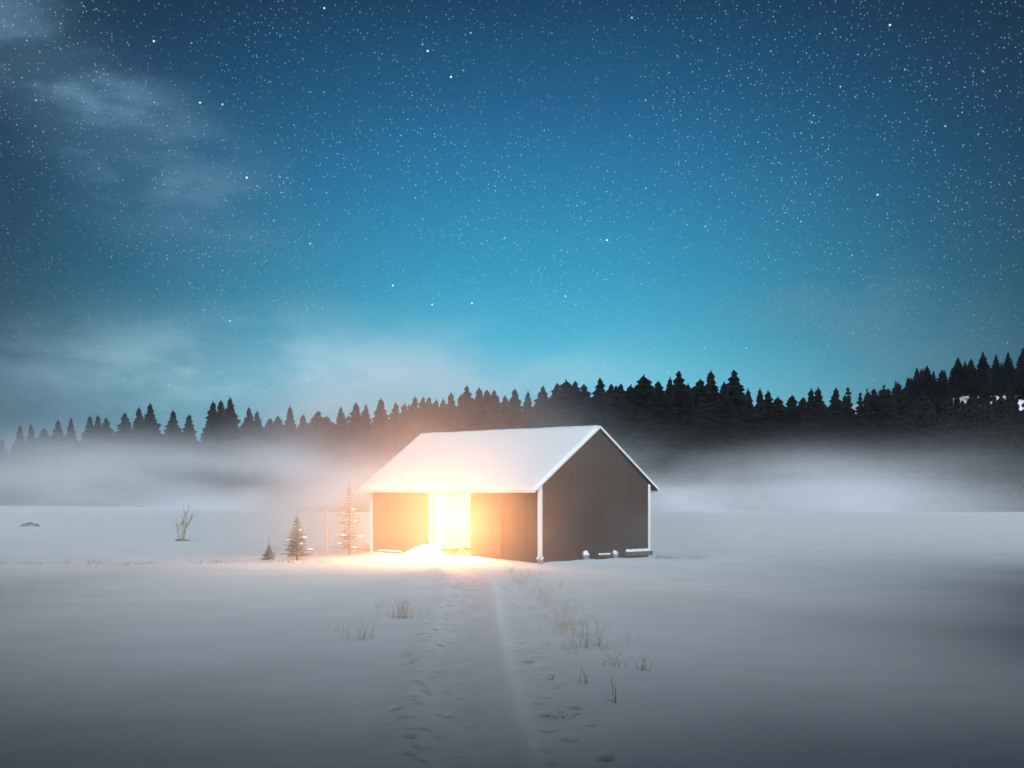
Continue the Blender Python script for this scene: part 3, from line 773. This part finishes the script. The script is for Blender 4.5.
# ------------------------------------------------------------------ haze, fog bank, mist
def vol_obj(name, lo, hi, label, dens_builder, aniso=0.0, col=(0.93, 0.95, 1.0)):
    m = MB(); m.box(lo, hi)
    mm = bpy.data.materials.new(name + '_air'); mm.use_nodes = True; nt = mm.node_tree; N = nt.nodes; L = nt.links
    N.remove(N['Principled BSDF'])
    pv = N.new('ShaderNodeVolumePrincipled'); pv.inputs['Color'].default_value = (*col, 1); pv.inputs['Anisotropy'].default_value = aniso
    L.new(pv.outputs[0], N['Material Output'].inputs['Volume'])
    def mt(op, a, b=None, clamp=False):
        n = N.new('ShaderNodeMath'); n.operation = op; n.use_clamp = clamp
        for i, v in enumerate((a, b)):
            if v is None: continue
            if isinstance(v, (int, float)): n.inputs[i].default_value = v
            else: L.new(v, n.inputs[i])
        return n.outputs[0]
    def sm(v, a, b, lo_=0.0, hi_=1.0):
        q = N.new('ShaderNodeMapRange'); q.interpolation_type = 'SMOOTHSTEP'; L.new(v, q.inputs[0])
        for i, c in zip((1, 2, 3, 4), (a, b, lo_, hi_)): q.inputs[i].default_value = c
        return q.outputs[0]
    def nz(scale, sx, sy, sz, detail=3, off=0.0):
        g = N.new('ShaderNodeNewGeometry'); mp = N.new('ShaderNodeMapping'); mp.inputs['Scale'].default_value = (sx, sy, sz); mp.inputs['Location'].default_value = (off, off, off)
        L.new(g.outputs['Position'], mp.inputs[0]); n = N.new('ShaderNodeTexNoise'); n.inputs['Scale'].default_value = scale; n.inputs['Detail'].default_value = detail
        L.new(mp.outputs[0], n.inputs['Vector']); return n.outputs[0]
    if isinstance(dens_builder, (int, float)): pv.inputs['Density'].default_value = dens_builder
    else:
        g = N.new('ShaderNodeNewGeometry'); sp = N.new('ShaderNodeSeparateXYZ'); L.new(g.outputs['Position'], sp.inputs[0])
        L.new(dens_builder(mt, sm, nz, sp.outputs[0], sp.outputs[1], sp.outputs[2]), pv.inputs['Density'])
    o = m.build(name, mm); tag(o, label, 'haze' if name == 'haze' else 'fog', kind='stuff'); return o

vol_obj('haze', (-410, -78, -3.6), (410, 880, 60), 'thin even night haze over the snowy field and wood', 0.00010, 0.4)

PUFFS = [(240, 498, 26, 24, 1.5), (120, 492, 60, 26, 0.7), (292, 462, 22, 30, 0.55), (20, 480, 40, 20, 0.35), (330, 495, 40, 24, 0.9), (735, 492, 52, 18, 1.3),
         (690, 500, 40, 18, 1.0), (800, 482, 60, 22, 0.35), (870, 500, 70, 16, 0.8), (940, 478, 60, 26, 0.18), (560, 478, 120, 20, 0.4), (440, 484, 90, 22, 0.6), (180, 460, 60, 22, 0.35), (80, 458, 50, 20, 0.32)]
def bank(mt, sm, nz, x, y, z):
    n = nz(1.0, 0.060, 0.007, 0.13, 5, 3.7); n2 = nz(1.0, 0.014, 0.008, 0.05, 2, 8.2)
    tot = None
    for px, py, sx, sz, g in PUFFS:
        c = at(px, py, 196); sx_, sz_ = sx / F * 196, sz / F * 196
        dx = mt('DIVIDE', mt('SUBTRACT', x, c.x), sx_); dz = mt('DIVIDE', mt('SUBTRACT', z, c.z), sz_)
        e = mt('MULTIPLY', mt('EXPONENT', mt('MULTIPLY', mt('ADD', mt('MULTIPLY', dx, dx), mt('MULTIPLY', dz, dz)), -0.7)), g)
        tot = e if tot is None else mt('ADD', tot, e)
    low = mt('MULTIPLY', mt('EXPONENT', mt('MULTIPLY', mt('ADD', z, 1.6), -0.45)), sm(n2, 0.35, 0.65, 0.3, 1.2))
    body = mt('MULTIPLY', mt('ADD', tot, low), sm(n, 0.33, 0.66, 0.28, 1.7))
    edge = mt('MULTIPLY', sm(y, 128, 186), mt('MULTIPLY', sm(y, 214, 226, 1.0, 0.0), sm(z, 14, 21, 1.0, 0.0)))
    side = mt('MULTIPLY', sm(x, -120, -90), sm(x, 95, 125, 1, 0))
    return mt('MULTIPLY', mt('MULTIPLY', body, mt('MULTIPLY', edge, side)), 0.021)
vol_obj('fog_bank', (-125, 126, -2.5), (130, 228, 21.5), 'pale fog bank lying between the snowy field and the wood', bank, -0.15)

def mist(mt, sm, nz, x, y, z):
    def r2_(c, r):
        d = [mt('DIVIDE', mt('SUBTRACT', v, cc), rr_) for v, cc, rr_ in zip((x, y, z), c, r)]
        d = [mt('MULTIPLY', q, q) for q in d]; return mt('ADD', mt('ADD', d[0], d[1]), d[2])
    r2 = r2_(bw(3.6, -2.6, 2.6), (10.5, 8.5, 6.6))
    clear = sm(r2_(bw(4.6, 0, 1.4), (6.2, 6.2, 6.2)), 0.0, 1.0, 0.04, 1.0)     # mist thinned round the lamp to spread its glow wider
    n = nz(1.0, 0.22, 0.16, 0.30, 3, 1.1)
    k = mt('MULTIPLY', mt('MULTIPLY', sm(r2, 0.0, 1.0, 1.0, 0.0), clear), sm(n, 0.25, 0.75, 0.5, 1.4))
    g2 = r2_(bw(-2.0, 4.6, 0.4), (3.4, 3.4, 2.4))                                  # a low patch drifting past the gable
    k = mt('ADD', k, mt('MULTIPLY', sm(g2, 0.0, 1.0, 1.0, 0.0), sm(n, 0.25, 0.75, 0.5, 1.7)))
    return mt('MULTIPLY', k, 0.055)
vol_obj('barn_mist', (-16.5, 38, -0.8), (10.0, 66, 9.3), 'thin mist drifting in front of the barn and catching its light', mist, 0.58)
